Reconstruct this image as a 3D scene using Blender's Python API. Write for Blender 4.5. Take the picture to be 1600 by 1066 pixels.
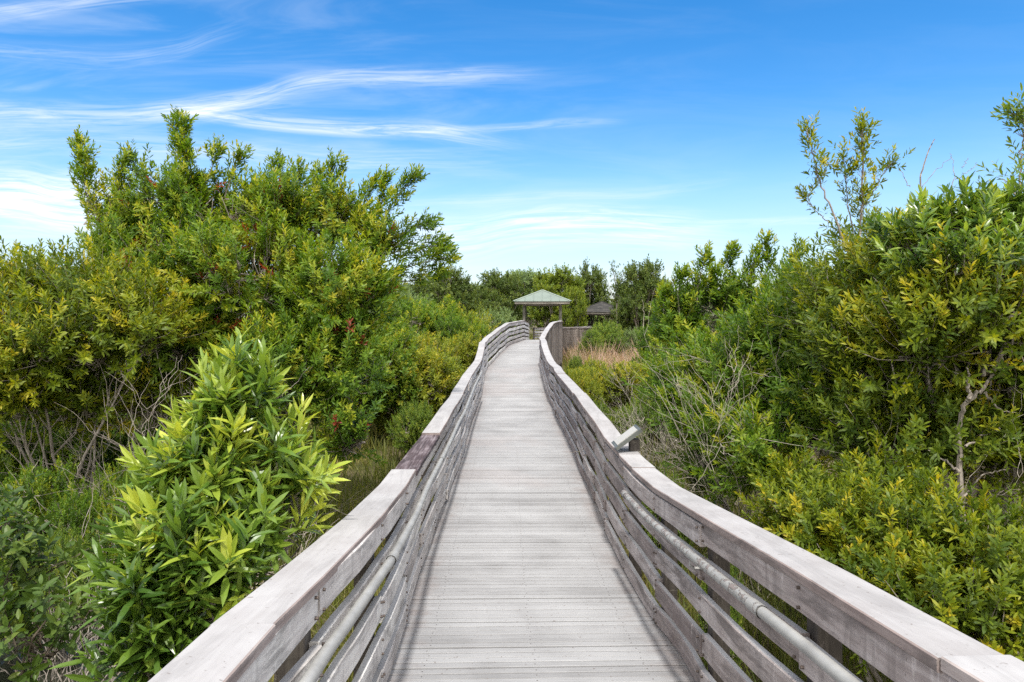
import bpy, math, random
import numpy as np
from mathutils import Vector
random.seed(11); R = np.random.default_rng(11)
S = bpy.context.scene
COL = S.collection
for o in list(bpy.data.objects): bpy.data.objects.remove(o)

# ------------------------------------------------------------------ camera, sky, sun, exposure
EYE = 3.0; F = 1067.0; HY = 490.0
cam = bpy.data.cameras.new('camera'); cam.lens = 24; cam.sensor_width = 36
cam.shift_y = -43.0/1600; cam.clip_start = .05; cam.clip_end = 3000
camo = bpy.data.objects.new('camera', cam); COL.objects.link(camo)
camo.location = (0, 0, EYE); camo.rotation_euler = (math.pi/2, 0, 0); S.camera = camo
S.view_settings.view_transform = 'Standard'; S.view_settings.look = 'None'
S.view_settings.gamma = 1; S.view_settings.exposure = 0.88
try: S.view_settings.use_curve_mapping = False
except Exception: pass
S.cycles.max_bounces = 7; S.cycles.diffuse_bounces = 4; S.cycles.glossy_bounces = 2
S.cycles.transmission_bounces = 4; S.cycles.use_denoising = False
S.cycles.caustics_reflective = False; S.cycles.caustics_refractive = False

SUN_EL = math.radians(62); SUN_AZ = math.radians(178)   # azimuth clockwise from +Y (view direction)
sd = Vector((math.sin(SUN_AZ)*math.cos(SUN_EL), math.cos(SUN_AZ)*math.cos(SUN_EL), math.sin(SUN_EL)))
sl = bpy.data.lights.new('sun', 'SUN'); sl.energy = 2.9; sl.angle = math.radians(3); sl.color = (1, .965, .91)
so = bpy.data.objects.new('sun', sl); COL.objects.link(so)
so.rotation_euler = sd.to_track_quat('Z', 'Y').to_euler(); so.location = (0, 0, 60)

def nd(nt, typ, **kw):
    n = nt.nodes.new(typ)
    for k, v in kw.items(): setattr(n, k, v)
    return n
def mth(nt, op, a, b=None, c=None, clamp=False):
    n = nt.nodes.new('ShaderNodeMath'); n.operation = op; n.use_clamp = clamp
    for i, v in enumerate((a, b, c)):
        if v is None: continue
        if isinstance(v, (int, float)): n.inputs[i].default_value = v
        else: nt.links.new(v, n.inputs[i])
    return n.outputs[0]
def smooth(nt, v, a, b, lo=0., hi=1.):
    n = nt.nodes.new('ShaderNodeMapRange'); n.interpolation_type = 'SMOOTHSTEP'
    nt.links.new(v, n.inputs[0])
    for i, x in enumerate((a, b, lo, hi)): n.inputs[i+1].default_value = x
    return n.outputs[0]
def ramp(nt, fac, stops):
    n = nt.nodes.new('ShaderNodeValToRGB'); e = n.color_ramp.elements
    while len(e) < len(stops): e.new(.5)
    for x, (p, c) in zip(e, stops):
        x.position = p; x.color = (c[0], c[1], c[2], 1) if len(c) == 3 else c
    nt.links.new(fac, n.inputs[0]); return n.outputs[0]
def mixc(nt, fac, a, b, mode='MIX'):
    n = nt.nodes.new('ShaderNodeMix'); n.data_type = 'RGBA'; n.blend_type = mode
    for s, v in ((n.inputs[0], fac), (n.inputs[6], a), (n.inputs[7], b)):
        if isinstance(v, (int, float)): s.default_value = v
        elif isinstance(v, tuple): s.default_value = (*v, 1) if len(v) == 3 else v
        else: nt.links.new(v, s)
    return n.outputs[2]

W = bpy.data.worlds.new('World'); S.world = W; W.use_nodes = True
nt = W.node_tree; bg = nt.nodes['Background']; bg.inputs[1].default_value = .12
sky = nd(nt, 'ShaderNodeTexSky', sky_type='NISHITA', sun_disc=False)
sky.sun_elevation = SUN_EL; sky.sun_rotation = SUN_AZ; sky.air_density = 1.0; sky.dust_density = .3; sky.ozone_density = 2.5
tc = nd(nt, 'ShaderNodeTexCoord'); sx = nd(nt, 'ShaderNodeSeparateXYZ'); nt.links.new(tc.outputs['Generated'], sx.inputs[0])
yy = mth(nt, 'MAXIMUM', sx.outputs[1], .05)
u = mth(nt, 'DIVIDE', sx.outputs[0], yy); v = mth(nt, 'DIVIDE', sx.outputs[2], yy)
def noise2(uu, vv, su, sv, scale, detail=5, rough=.55, dist=0., off=0.):
    c = nd(nt, 'ShaderNodeCombineXYZ')
    nt.links.new(mth(nt, 'MULTIPLY', uu, su), c.inputs[0]); nt.links.new(mth(nt, 'MULTIPLY', vv, sv), c.inputs[1]); c.inputs[2].default_value = off
    n = nd(nt, 'ShaderNodeTexNoise'); n.inputs['Scale'].default_value = scale; n.inputs['Detail'].default_value = detail
    n.inputs['Roughness'].default_value = rough; n.inputs['Distortion'].default_value = dist
    nt.links.new(c.outputs[0], n.inputs['Vector']); return n.outputs[0]
warp = mth(nt, 'MULTIPLY', mth(nt, 'SUBTRACT', noise2(u, v, 1, 3, 2.0, 3, .5, 0, 7.3), .5), .03)
vw = mth(nt, 'ADD', v, warp)
def streak(pts, w0, w1, amp, off):
    """a cirrus streak along a broken line of (u, v); w0 upper and w1 lower softness"""
    cv = nd(nt, 'ShaderNodeFloatCurve'); u0, u1 = pts[0][0], pts[-1][0]
    t = mth(nt, 'DIVIDE', mth(nt, 'SUBTRACT', u, u0), u1-u0)
    c = cv.mapping.curves[0]
    vs = [p[1] for p in pts]; lo, hi = min(vs)-.01, max(vs)+.01
    P = [((p[0]-u0)/(u1-u0), (p[1]-lo)/(hi-lo)) for p in pts]
    while len(c.points) < len(P): c.points.new(.5, .5)
    for q, p in zip(c.points, P): q.location = p
    cv.mapping.update(); nt.links.new(mth(nt, 'MULTIPLY', t, 1., clamp=True), cv.inputs[1])
    line = mth(nt, 'MULTIPLY_ADD', cv.outputs[0], hi-lo, lo)
    d = mth(nt, 'SUBTRACT', vw, line)
    up = smooth(nt, d, 0, w0, 1, 0); dn = smooth(nt, mth(nt, 'MULTIPLY', d, -1.), 0, w1, 1, 0)
    m = mth(nt, 'MULTIPLY', up, dn)
    ends = mth(nt, 'MULTIPLY', smooth(nt, t, 0, .18), smooth(nt, t, .72, 1, 1, 0))
    fib = noise2(u, d, 3, 55, 2.2, 7, .68, .8, off)
    fib = smooth(nt, fib, .30, .78, .06, 1)
    return mth(nt, 'MULTIPLY', mth(nt, 'MULTIPLY', m, ends), mth(nt, 'MULTIPLY', fib, amp))
def uv(px, py): return ((px-800)/F, (HY-py)/F)
def st(pxs, w0, w1, amp, off): return streak([uv(*p) for p in pxs], w0/F, w1/F, amp, off)
cl = [st([(240, 165), (330, 182), (520, 203), (690, 212), (840, 240)], 22, 18, .95, 1.1),
      st([(170, 182), (380, 155), (510, 122), (700, 118), (900, 112)], 24, 28, .62, 2.7),
      st([(-300, 200), (0, 188), (160, 186), (420, 160), (560, 150)], 36, 30, .6, 3.2),
      st([(-500, 345), (-200, 320), (0, 310), (110, 325), (330, 330)], 80, 60, 1.5, 4.9),
      st([(-200, 250), (60, 225), (330, 235), (560, 262), (900, 250)], 40, 30, .40, 5.5),
      st([(640, 212), (760, 204), (880, 194), (930, 192), (1000, 190)], 10, 12, .40, 6.2),
      st([(560, 385), (720, 372), (860, 352), (1000, 350), (1180, 360)], 40, 60, 1.15, 7.7),
      st([(560, 330), (800, 312), (1000, 300), (1080, 290), (1180, 272)], 12, 20, .32, 8.1),
      st([(1050, 350), (1180, 342), (1280, 338), (1340, 340), (1420, 350)], 9, 14, .42, 9.4),
      st([(-100, 70), (120, 90), (250, 80), (340, 52), (420, 30)], 30, 26, .30, 10.6),
      st([(-100, 40), (20, 15), (110, 2), (200, -10), (330, -20)], 18, 26, .55, 11.2)]
cm = cl[0]
for c in cl[1:]: cm = mth(nt, 'ADD', cm, c)
veil = mth(nt, 'MULTIPLY', smooth(nt, noise2(u, v, 1.2, 7, 2.4, 6, .6, .6, 21.), .40, .75), mth(nt, 'MULTIPLY', smooth(nt, u, -.9, .5, .62, .07), smooth(nt, v, .02, .45, 1.0, .35)))
cm = mth(nt, 'ADD', cm, veil, clamp=True)
front = smooth(nt, sx.outputs[1], .05, .3)
cm = mth(nt, 'MULTIPLY', cm, front)
# unseen bright cloud cover, added behind and overhead as neutral fill light
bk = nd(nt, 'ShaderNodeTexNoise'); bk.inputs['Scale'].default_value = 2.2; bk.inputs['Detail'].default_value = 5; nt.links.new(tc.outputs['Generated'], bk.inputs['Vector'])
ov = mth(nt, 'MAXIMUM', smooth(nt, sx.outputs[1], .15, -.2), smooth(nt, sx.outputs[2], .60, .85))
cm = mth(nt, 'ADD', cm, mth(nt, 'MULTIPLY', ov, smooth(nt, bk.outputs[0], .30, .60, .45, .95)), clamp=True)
hs = nd(nt, 'ShaderNodeHueSaturation'); hs.inputs['Saturation'].default_value = 1.5; hs.inputs['Value'].default_value = 1.0
hs.inputs['Hue'].default_value = .499
nt.links.new(sky.outputs[0], hs.inputs['Color'])
gm = nd(nt, 'ShaderNodeGamma'); gm.inputs[1].default_value = 1.0; nt.links.new(hs.outputs[0], gm.inputs[0]); nt.links.new(smooth(nt, sx.outputs[2], .0, .30, 1.0, 1.40), hs.inputs['Saturation'])
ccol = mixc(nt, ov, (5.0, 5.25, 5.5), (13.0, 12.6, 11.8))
hzf = smooth(nt, sx.outputs[2], -.02, .20); hz = mixc(nt, hzf, (.62, .62, .72), (.95, .96, 1.))
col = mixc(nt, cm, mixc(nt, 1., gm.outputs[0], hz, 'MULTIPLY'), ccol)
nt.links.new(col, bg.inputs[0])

# ------------------------------------------------------------------ helpers
def P3(px, py, Z): return np.array(((px-800)/F*Z, Z, EYE-(py-HY)/F*Z))
def nrm(a): return a/np.maximum(np.linalg.norm(a, axis=-1, keepdims=True), 1e-9)
def tag(o, label=None, cat=None, group=None, kind=None):
    for k, x in (('label', label), ('category', cat), ('group', group), ('kind', kind)):
        if x: o[k] = x
    return o
def empty(name, loc, label, cat, group=None):
    o = bpy.data.objects.new(name, None); COL.objects.link(o); o.location = loc; o.empty_display_size = .2
    return tag(o, label, cat, group)
def link(name, me, mats, parent=None):
    o = bpy.data.objects.new(name, me); COL.objects.link(o)
    for m in (mats if isinstance(mats, (list, tuple)) else [mats]): me.materials.append(m)
    if parent is not None:
        o.parent = parent; o.location = -Vector(parent.location)
    return o
def mesh_np(name, V, faces_flat, sizes, tone=None, uvs=None, matidx=None, smooth_f=False):
    me = bpy.data.meshes.new(name); V = np.asarray(V, np.float32); sizes = np.asarray(sizes, np.int32)
    ff = np.asarray(faces_flat, np.int32)
    me.vertices.add(len(V)); me.vertices.foreach_set('co', V.ravel())
    me.loops.add(len(ff)); me.loops.foreach_set('vertex_index', ff)
    me.polygons.add(len(sizes)); st_ = np.concatenate(([0], np.cumsum(sizes)[:-1])).astype(np.int32)
    me.polygons.foreach_set('loop_start', st_)
    try: me.polygons.foreach_set('loop_total', sizes)
    except Exception: pass
    if matidx is not None: me.polygons.foreach_set('material_index', np.asarray(matidx, np.int32))
    me.polygons.foreach_set('use_smooth', np.full(len(sizes), smooth_f))
    me.update(calc_edges=True)
    if tone is not None:
        a = me.attributes.new('tone', 'FLOAT', 'FACE'); a.data.foreach_set('value', np.asarray(tone, np.float32))
    if uvs is not None:
        l = me.uv_layers.new(name='UVMap'); l.data.foreach_set('uv', np.asarray(uvs, np.float32).ravel())
    return me
class Acc:
    """collects pieces into one mesh"""
    def __init__(s): s.V = []; s.F = []; s.S = []; s.T = []; s.U = []; s.M = []; s.n = 0
    def add(s, V, F_, S_, T=None, U=None, M=0):
        s.V.append(V); s.F.append(np.asarray(F_)+s.n); s.S.append(S_); s.n += len(V)
        s.T.append(np.zeros(len(S_)) if T is None else np.broadcast_to(T, len(S_)))
        s.U.append(np.zeros((len(F_), 2)) if U is None else U); s.M.append(np.broadcast_to(M, len(S_)))
    def build(s, name, mats, parent=None, smooth_f=False):
        me = mesh_np(name, np.concatenate(s.V), np.concatenate(s.F), np.concatenate(s.S), np.concatenate(s.T), np.concatenate(s.U), np.concatenate(s.M), smooth_f)
        return link(name, me, mats, parent)

# sweep a chamfered box section along a path. path: centre line, side: horizontal unit vectors, up: unit vectors
def sweep(acc, path, side, w, h, ch=.004, tone=0., top_mat=0, mat=0, uoff=0., up=None):
    path = np.asarray(path, float); side = np.asarray(side, float); m = len(path)
    if up is None: up = np.tile((0, 0, 1.), (m, 1))
    a, b = w/2, h/2
    prof = [(-a+ch, -b), (a-ch, -b), (a, -b+ch), (a, b-ch), (a-ch, b), (-a+ch, b), (-a, b-ch), (-a, -b+ch)]
    k = 8
    V = np.concatenate([path[:, None] + side[:, None]*p[0] + up[:, None]*p[1] for p in prof], 1).reshape(-1, 3)
    L = np.concatenate(([0], np.cumsum(np.linalg.norm(np.diff(path, axis=0), axis=1))))+uoff
    per = np.concatenate(([0], np.cumsum([math.dist(prof[i], prof[(i+1) % k]) for i in range(k)])))
    F_, S_, U, M = [], [], [], []
    for i in range(m-1):
        for j in range(k):
            j2 = (j+1) % k
            F_ += [i*k+j, i*k+j2, (i+1)*k+j2, (i+1)*k+j]; S_.append(4)
            U += [(L[i], per[j]), (L[i], per[j+1]), (L[i+1], per[j+1]), (L[i+1], per[j])]
            M.append(top_mat if j == 4 else mat)
    F_ += list(range(k))[::-1]; F_ += [(m-1)*k+j for j in range(k)]; S_ += [k, k]; M += [mat, mat]
    U += [(uoff+prof[j][0], prof[j][1]) for j in reversed(range(k))]+[(uoff+prof[j][0], prof[j][1]) for j in range(k)]
    acc.add(V, F_, np.array(S_), tone, np.array(U), np.array(M))
def bar(acc, p, q, w, h, tone=0., ch=.003, mat=0, side=None):
    p = np.array(p, float); q = np.array(q, float); d = nrm(q-p)
    if side is None: side = np.cross(d, (0, 0, 1.)) if abs(d[2]) < .95 else np.array((1., 0, 0))
    side = nrm(np.array(side, float)); up = nrm(np.cross(side, d))
    sweep(acc, [p, q], [side, side], w, h, ch, tone, mat, mat, R.random()*20, np.array([up, up]))
def tubes(acc, paths, radii, k=4, mat=0, tone=0.):
    """paths (n,m,3), radii (n,m): tapered tubes"""
    paths = np.asarray(paths, float); radii = np.asarray(radii, float); n, m, _ = paths.shape
    T = np.empty_like(paths); T[:, 1:-1] = paths[:, 2:]-paths[:, :-2] if m > 2 else 0
    T[:, 0] = paths[:, 1]-paths[:, 0]; T[:, -1] = paths[:, -1]-paths[:, -2]; T = nrm(T)
    ref = np.where(np.abs(T[:, :1, 2:3]) > .9, np.array((1., 0, 0)), np.array((0, 0, 1.)))
    A = nrm(np.cross(T, ref)); B = np.cross(T, A)
    an = np.arange(k)*2*math.pi/k
    V = paths[:, :, None]+radii[:, :, None, None]*(A[:, :, None]*np.cos(an)[:, None]+B[:, :, None]*np.sin(an)[:, None])
    i, j, c = np.meshgrid(np.arange(n), np.arange(m-1), np.arange(k), indexing='ij')
    b0 = (i*m+j)*k; c2 = (c+1) % k
    F_ = np.stack([b0+c, b0+c2, b0+k+c2, b0+k+c], -1).reshape(-1)
    acc.add(V.reshape(-1, 3), F_, np.full(n*(m-1)*k, 4), tone, None, mat)
def leaves(acc, B, D, N, L, Wd, curl, tone, mat=0, fine=False):
    """B base, D direction, N upper side, L length, Wd width per leaf"""
    B = np.asarray(B); n = len(B); sd_ = nrm(np.cross(D, N)); up = np.cross(sd_, D)
    L = np.broadcast_to(L, n)[:, None]; Wd = np.broadcast_to(Wd, n)[:, None]; curl = np.broadcast_to(curl, n)[:, None]
    def at(t, w, lift=0.): return B+D*(L*t)+sd_*(Wd*w*.5)-up*(L*curl*t*t)+up*(Wd*lift)
    if not fine:
        V = np.stack([at(0, 0), at(.38, -.92, .1), at(.38, .92, .1), at(.74, -.85, .08), at(.74, .85, .08), at(1, 0)], 1)
        f = np.array([0, 2, 1, 1, 2, 4, 3, 3, 4, 5]); s = np.array([3, 4, 3]); k = 6
    else:
        V = np.stack([at(0, 0), at(.16, 0), at(.16, -.58, .10), at(.16, .58, .10), at(.42, 0), at(.42, -1, .13), at(.42, 1, .13),
                      at(.72, 0), at(.74, -.76, .10), at(.74, .76, .10), at(1, 0)], 1)
        f = np.array([0, 1, 2, 0, 3, 1, 2, 1, 4, 5, 1, 3, 6, 4, 5, 4, 7, 8, 4, 6, 9, 7, 8, 7, 10, 7, 9, 10]); s = np.array([3, 3, 4, 4, 4, 4, 3, 3]); k = 11
    F_ = (np.arange(n)[:, None]*k+f[None]).reshape(-1)
    acc.add(V.reshape(-1, 3), F_, np.tile(s, n), np.repeat(np.broadcast_to(tone, n), len(s)), None, mat)
def rdir(n): return nrm(R.normal(size=(n, 3)))
_ph = R.random((6, 3))*6.28; _k = R.normal(size=(6, 3))
def vn(p, f=1.):                         # cheap smooth 3D noise, about -1..1
    s = 0
    for a, k in zip(_ph, _k): s = s+np.sin((p*f)@k*1.6+a[0])
    return s/2.6

# ------------------------------------------------------------------ materials
def mat(name, rough=.7, spec=.4):
    m = bpy.data.materials.new(name); m.use_nodes = True; t = m.node_tree
    b = t.nodes['Principled BSDF']; b.inputs['Roughness'].default_value = rough; b.inputs['Specular IOR Level'].default_value = spec
    return m, t, b
def tnoise(t, vec, scale, detail=4, rough=.55, dist=0.):
    n = nd(t, 'ShaderNodeTexNoise'); n.inputs['Scale'].default_value = scale; n.inputs['Detail'].default_value = detail
    n.inputs['Roughness'].default_value = rough; n.inputs['Distortion'].default_value = dist
    if vec is not None: t.links.new(vec, n.inputs['Vector'])
    return n.outputs[0]
def tmap(t, vec, sc):
    n = nd(t, 'ShaderNodeMapping'); n.inputs['Scale'].default_value = sc; t.links.new(vec, n.inputs['Vector']); return n.outputs[0]
def bump(t, b, h, strength, dist=.004):
    n = nd(t, 'ShaderNodeBump'); n.inputs['Strength'].default_value = strength; n.inputs['Distance'].default_value = dist
    t.links.new(h, n.inputs['Height']); t.links.new(n.outputs[0], b.inputs['Normal'])
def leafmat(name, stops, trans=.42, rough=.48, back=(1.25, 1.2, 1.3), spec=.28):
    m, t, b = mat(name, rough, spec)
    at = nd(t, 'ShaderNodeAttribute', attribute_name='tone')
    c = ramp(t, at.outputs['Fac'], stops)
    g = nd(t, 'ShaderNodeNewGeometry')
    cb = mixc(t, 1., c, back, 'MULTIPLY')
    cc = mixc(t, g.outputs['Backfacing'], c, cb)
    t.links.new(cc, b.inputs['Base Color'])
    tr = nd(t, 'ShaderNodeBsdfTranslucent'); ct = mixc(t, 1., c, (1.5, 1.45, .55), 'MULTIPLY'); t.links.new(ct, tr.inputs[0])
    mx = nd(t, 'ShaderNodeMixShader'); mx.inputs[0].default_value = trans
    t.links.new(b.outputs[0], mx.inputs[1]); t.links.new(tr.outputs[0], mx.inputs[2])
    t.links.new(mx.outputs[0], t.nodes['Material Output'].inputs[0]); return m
RUST = (.17, .030, .014)
M_MYRTLE = leafmat('myrtle leaf', [(0, (0.048, 0.102, 0.012)), (.45, (0.103, 0.184, 0.014)), (.75, (0.195, 0.254, 0.018)), (.92, (0.284, 0.308, 0.024)), (.955, (0.347, 0.328, 0.029)), (.97, RUST), (1, (.26, .045, .018))])
M_MYRTLE_OLIVE = leafmat('olive leaf', [(0, (0.058, 0.100, 0.011)), (.45, (0.133, 0.180, 0.013)), (.75, (0.249, 0.270, 0.015)), (.92, (0.356, 0.314, 0.020)), (1, (0.459, 0.359, 0.026))])
M_SOFT = leafmat('soft leaf', [(0, (0.065, 0.119, 0.018)), (.5, (0.139, 0.209, 0.028)), (.85, (0.233, 0.282, 0.037)), (1, (0.333, 0.336, 0.047))], .4, .5)
M_SOFT_YELLOW = leafmat('yellow leaf', [(0, (0.093, 0.134, 0.013)), (.5, (0.194, 0.231, 0.018)), (.85, (0.310, 0.291, 0.026)), (1, (0.403, 0.320, 0.033))], .4, .5)
M_DARK = leafmat('dark leaf', [(0, (.045, .075, .014)), (.6, (.095, .135, .024)), (1, (.17, .20, .04))], .35, .5)
M_GREY = leafmat('grey leaf', [(0, (0.083, 0.127, 0.043)), (.6, (0.159, 0.223, 0.080)), (1, (0.249, 0.312, 0.124))], .35, .55)
M_BRIGHT = leafmat('bright leaf', [(0, (.075, .120, .012)), (.6, (.155, .205, .018)), (1, (.25, .27, .03))], .42, .5)
M_BAY = leafmat('bay leaf', [(0, (.040, .088, .014)), (.40, (.088, .160, .022)), (.70, (.165, .245, .032)), (.90, (.30, .37, .045)), (1, (.42, .43, .05))], .36, .30, (1.6, 1.5, 2.2), .5)
M_BROAD = leafmat('broad leaf', [(0, (.032, .065, .012)), (.6, (.075, .125, .022)), (1, (.15, .19, .035))], .35, .45)
M_GRASS = leafmat('green grass', [(0, (.075, .100, .020)), (.5, (.14, .155, .030)), (1, (.26, .22, .07))], .4, .6)
M_STRAW = leafmat('dry grass', [(0, (.22, .18, .09)), (.4, (.38, .27, .20)), (.75, (.46, .30, .25)), (1, (.50, .39, .28))], .4, .7)
def barkmat(name, a, b2):
    m, t, b = mat(name, .85, .2); tcn = nd(t, 'ShaderNodeTexCoord')
    n = tnoise(t, tmap(t, tcn.outputs['Object'], (14, 14, 5)), 2.5, 5, .6)
    c = ramp(t, n, [(.3, a), (.7, b2)]); t.links.new(c, b.inputs['Base Color']); bump(t, b, n, .4, .006); return m
M_BARK = barkmat('grey bark', (.12, .10, .08), (.33, .29, .25))
M_TWIG = barkmat('pale twig', (.18, .155, .125), (.40, .36, .30))
M_DKTWIG = barkmat('dark twig', (.035, .028, .02), (.12, .095, .07))

def woodmat(name, dark, mid, pale, grain=1., blotch=.5, lich=.15, drip=True, rough=.8, stain=.8):
    m, t, b = mat(name, rough, .25); tcn = nd(t, 'ShaderNodeTexCoord'); at = nd(t, 'ShaderNodeAttribute', attribute_name='tone')
    uvv = tcn.outputs['UV']; ob = tcn.outputs['Object']
    g1 = tnoise(t, tmap(t, uvv, (1.4, 26, 1)), 2., 4, .55, .4)
    bl = tnoise(t, ob, 3.2, 6, .62, .3)
    f = mth(t, 'ADD', mth(t, 'MULTIPLY', g1, .45*grain), mth(t, 'MULTIPLY', bl, blotch))
    f = mth(t, 'ADD', f, mth(t, 'MULTIPLY', mth(t, 'SUBTRACT', at.outputs['Fac'], .5), .34))
    f = mth(t, 'ADD', f, .5-.5*(.45*grain+blotch))
    c = ramp(t, f, [(.30, dark), (.5, mid), (.68, pale)])
    if drip:      # weather streaks running down the face of a board
        d = tnoise(t, tmap(t, uvv, (14, 1.6, 1)), 1.6, 3, .6, .2)
        c = mixc(t, smooth(t, d, .52, .72, 0, .45), c, tuple(x*.45 for x in mid))
        d2 = tnoise(t, tmap(t, uvv, (20, 2.4, 1)), 1.3, 3, .6, .2)
        c = mixc(t, smooth(t, d2, .60, .74, 0, .55), c, tuple(min(1, x*1.35) for x in pale))
    pt = tnoise(t, tmap(t, uvv, (1.1, 5, 1)), 1.6, 6, .7, .6)
    c = mixc(t, smooth(t, pt, .46, .64, 0, stain), c, tuple(x*.42 for x in mid))
    l = tnoise(t, ob, 26, 4, .7); l2 = tnoise(t, ob, 2.0, 3)
    c = mixc(t, mth(t, 'MULTIPLY', smooth(t, l, .60, .72), smooth(t, l2, .45, .62, 0, lich*2)), c, (.46, .48, .36))
    sp = tnoise(t, ob, 55, 2, .5)
    c = mixc(t, smooth(t, sp, .67, .74, 0, .65), c, (.12, .10, .09))
    t.links.new(c, b.inputs['Base Color'])
    bump(t, b, mth(t, 'ADD', g1, mth(t, 'MULTIPLY', bl, .6)), .22, .004); return m
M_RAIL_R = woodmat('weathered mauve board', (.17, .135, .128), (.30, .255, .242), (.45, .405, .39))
M_RAIL_L = woodmat('weathered grey board lit side', (.33, .295, .28), (.52, .485, .465), (.65, .63, .60))  # same weathered boards, colour lightened to stand in for brighter light on this side
M_CAP = woodmat('bleached cap board', (.245, .232, .23), (.295, .285, .285), (.335, .328, .328), .7, .7, .05, False, .8, .28)
M_CAPSIDE = woodmat('cap edge', (.17, .13, .12), (.27, .22, .205), (.38, .33, .31), 1, .5, .1, False)
M_CAPDARK = woodmat('dark stained cap', (.025, .018, .02), (.060, .042, .045), (.19, .16, .17), 1.4, .5, .1, False)
M_POST = woodmat('dark post', (.05, .042, .036), (.10, .085, .072), (.19, .17, .14))
M_PICKET = woodmat('brown picket', (.07, .058, .05), (.15, .125, .11), (.25, .215, .19))
M_PAVPOST = woodmat('pavilion post', (.055, .052, .042), (.10, .095, .075), (.17, .16, .13), 1, .4, .2)
M_FASCIA = woodmat('pavilion beam', (.19, .165, .135), (.29, .26, .22), (.40, .37, .32), 1, .4, .1)
def deckmat():
    m, t, b = mat('bleached deck plank', .75, .25); tcn = nd(t, 'ShaderNodeTexCoord'); at = nd(t, 'ShaderNodeAttribute', attribute_name='tone')
    uvv = tcn.outputs['UV']; ob = tcn.outputs['Object']
    g = tnoise(t, tmap(t, uvv, (1.6, 55, 1)), 2., 6, .65, .3); bl = tnoise(t, ob, 1.3, 6, .62, .4)
    f = mth(t, 'ADD', mth(t, 'MULTIPLY', g, .45), mth(t, 'MULTIPLY', bl, .55))
    f = mth(t, 'ADD', f, mth(t, 'MULTIPLY', mth(t, 'SUBTRACT', at.outputs['Fac'], .5), .22))
    c = ramp(t, f, [(.28, (.160, .157, .157)), (.46, (.236, .234, .236)), (.62, (.290, .289, .292))])
    # mildew creeping in from the plank ends, in patches (uv x is measured from the middle of the plank)
    su = nd(t, 'ShaderNodeSeparateXYZ'); t.links.new(uvv, su.inputs[0])
    e = mth(t, 'ABSOLUTE', mth(t, 'SUBTRACT', mth(t, 'FRACT', mth(t, 'DIVIDE', su.outputs[0], 10.)), .5)); e = mth(t, 'MULTIPLY', e, 10.)
    en = mth(t, 'ADD', e, mth(t, 'MULTIPLY', mth(t, 'SUBTRACT', tnoise(t, ob, 5, 5, .7), .5), .7))
    c = mixc(t, smooth(t, en, .62, .98, 0, .75), c, (.175, .145, .135))
    pk = tnoise(t, ob, .55, 3); c = mixc(t, smooth(t, pk, .52, .68, 0, .35), c, (.255, .228, .222))
    sp = tnoise(t, ob, 42, 2, .5); c = mixc(t, smooth(t, sp, .67, .74, 0, .7), c, (.12, .10, .09))
    t.links.new(c, b.inputs['Base Color']); bump(t, b, g, .3, .003); return m
M_DECK = deckmat()
def pipemat(name, flake):
    m, t, b = mat(name, .58, .4); tcn = nd(t, 'ShaderNodeTexCoord'); b.inputs['Metallic'].default_value = .25
    n = tnoise(t, tcn.outputs['Object'], 9, 5, .6); c = ramp(t, n, [(.3, (.23, .225, .215)), (.7, (.34, .335, .32))])
    if flake:
        f = tnoise(t, tmap(t, tcn.outputs['Object'], (1, .8, 1)), 24, 4, .7, .8)
        k = smooth(t, f, .50, .60); c = mixc(t, k, c, (.17, .14, .13)); t.links.new(mth(t, 'MULTIPLY_ADD', k, -.2, .25), b.inputs['Metallic']); bump(t, b, k, .8, .006)
    t.links.new(c, b.inputs['Base Color']); return m
M_PIPE = pipemat('galvanised pipe', False); M_PIPE_FLAKE = pipemat('flaking pipe', True)
def plain(name, c, rough=.6, metal=0., var=.25, sc=6.):
    m, t, b = mat(name, rough, .4); b.inputs['Metallic'].default_value = metal; tcn = nd(t, 'ShaderNodeTexCoord')
    n = tnoise(t, tcn.outputs['Object'], sc, 5, .6)
    t.links.new(ramp(t, n, [(.3, tuple(x*(1-var) for x in c)), (.7, tuple(x*(1+var) for x in c))]), b.inputs['Base Color']); return m
M_BOLT = plain('rusty bolt', (.09, .07, .06), .6, .4); M_SIGNFACE = plain('pale sign face', (.33, .315, .285), .45, 0, .06, 4)
M_SIGNFRAME = plain('grey metal sign frame', (.085, .09, .08), .5, .2); M_GREENROOF = plain('pale green metal roof', (.135, .165, .142), .6, 0., .10, 1.5)
M_GREENTRIM = plain('roof ridge trim', (.24, .28, .235), .6, 0., .08); M_SHINGLE = None
def shingle():
    m, t, b = mat('dark shingle', .9, .2); tcn = nd(t, 'ShaderNodeTexCoord')
    br = nd(t, 'ShaderNodeTexBrick'); br.inputs['Scale'].default_value = 1.; br.inputs['Brick Width'].default_value = .3; br.inputs['Row Height'].default_value = .16; br.inputs['Mortar Size'].default_value = .012
    br.inputs['Color1'].default_value = (.050, .048, .047, 1); br.inputs['Color2'].default_value = (.028, .027, .027, 1); br.inputs['Mortar'].default_value = (.02, .02, .02, 1)
    t.links.new(tcn.outputs['UV'], br.inputs['Vector']); n = tnoise(t, tcn.outputs['Object'], 3, 4)
    t.links.new(mixc(t, smooth(t, n, .45, .7, 0, .6), br.outputs[0], (.075, .07, .062)), b.inputs['Base Color']); return m
M_SHINGLE = shingle()
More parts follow.
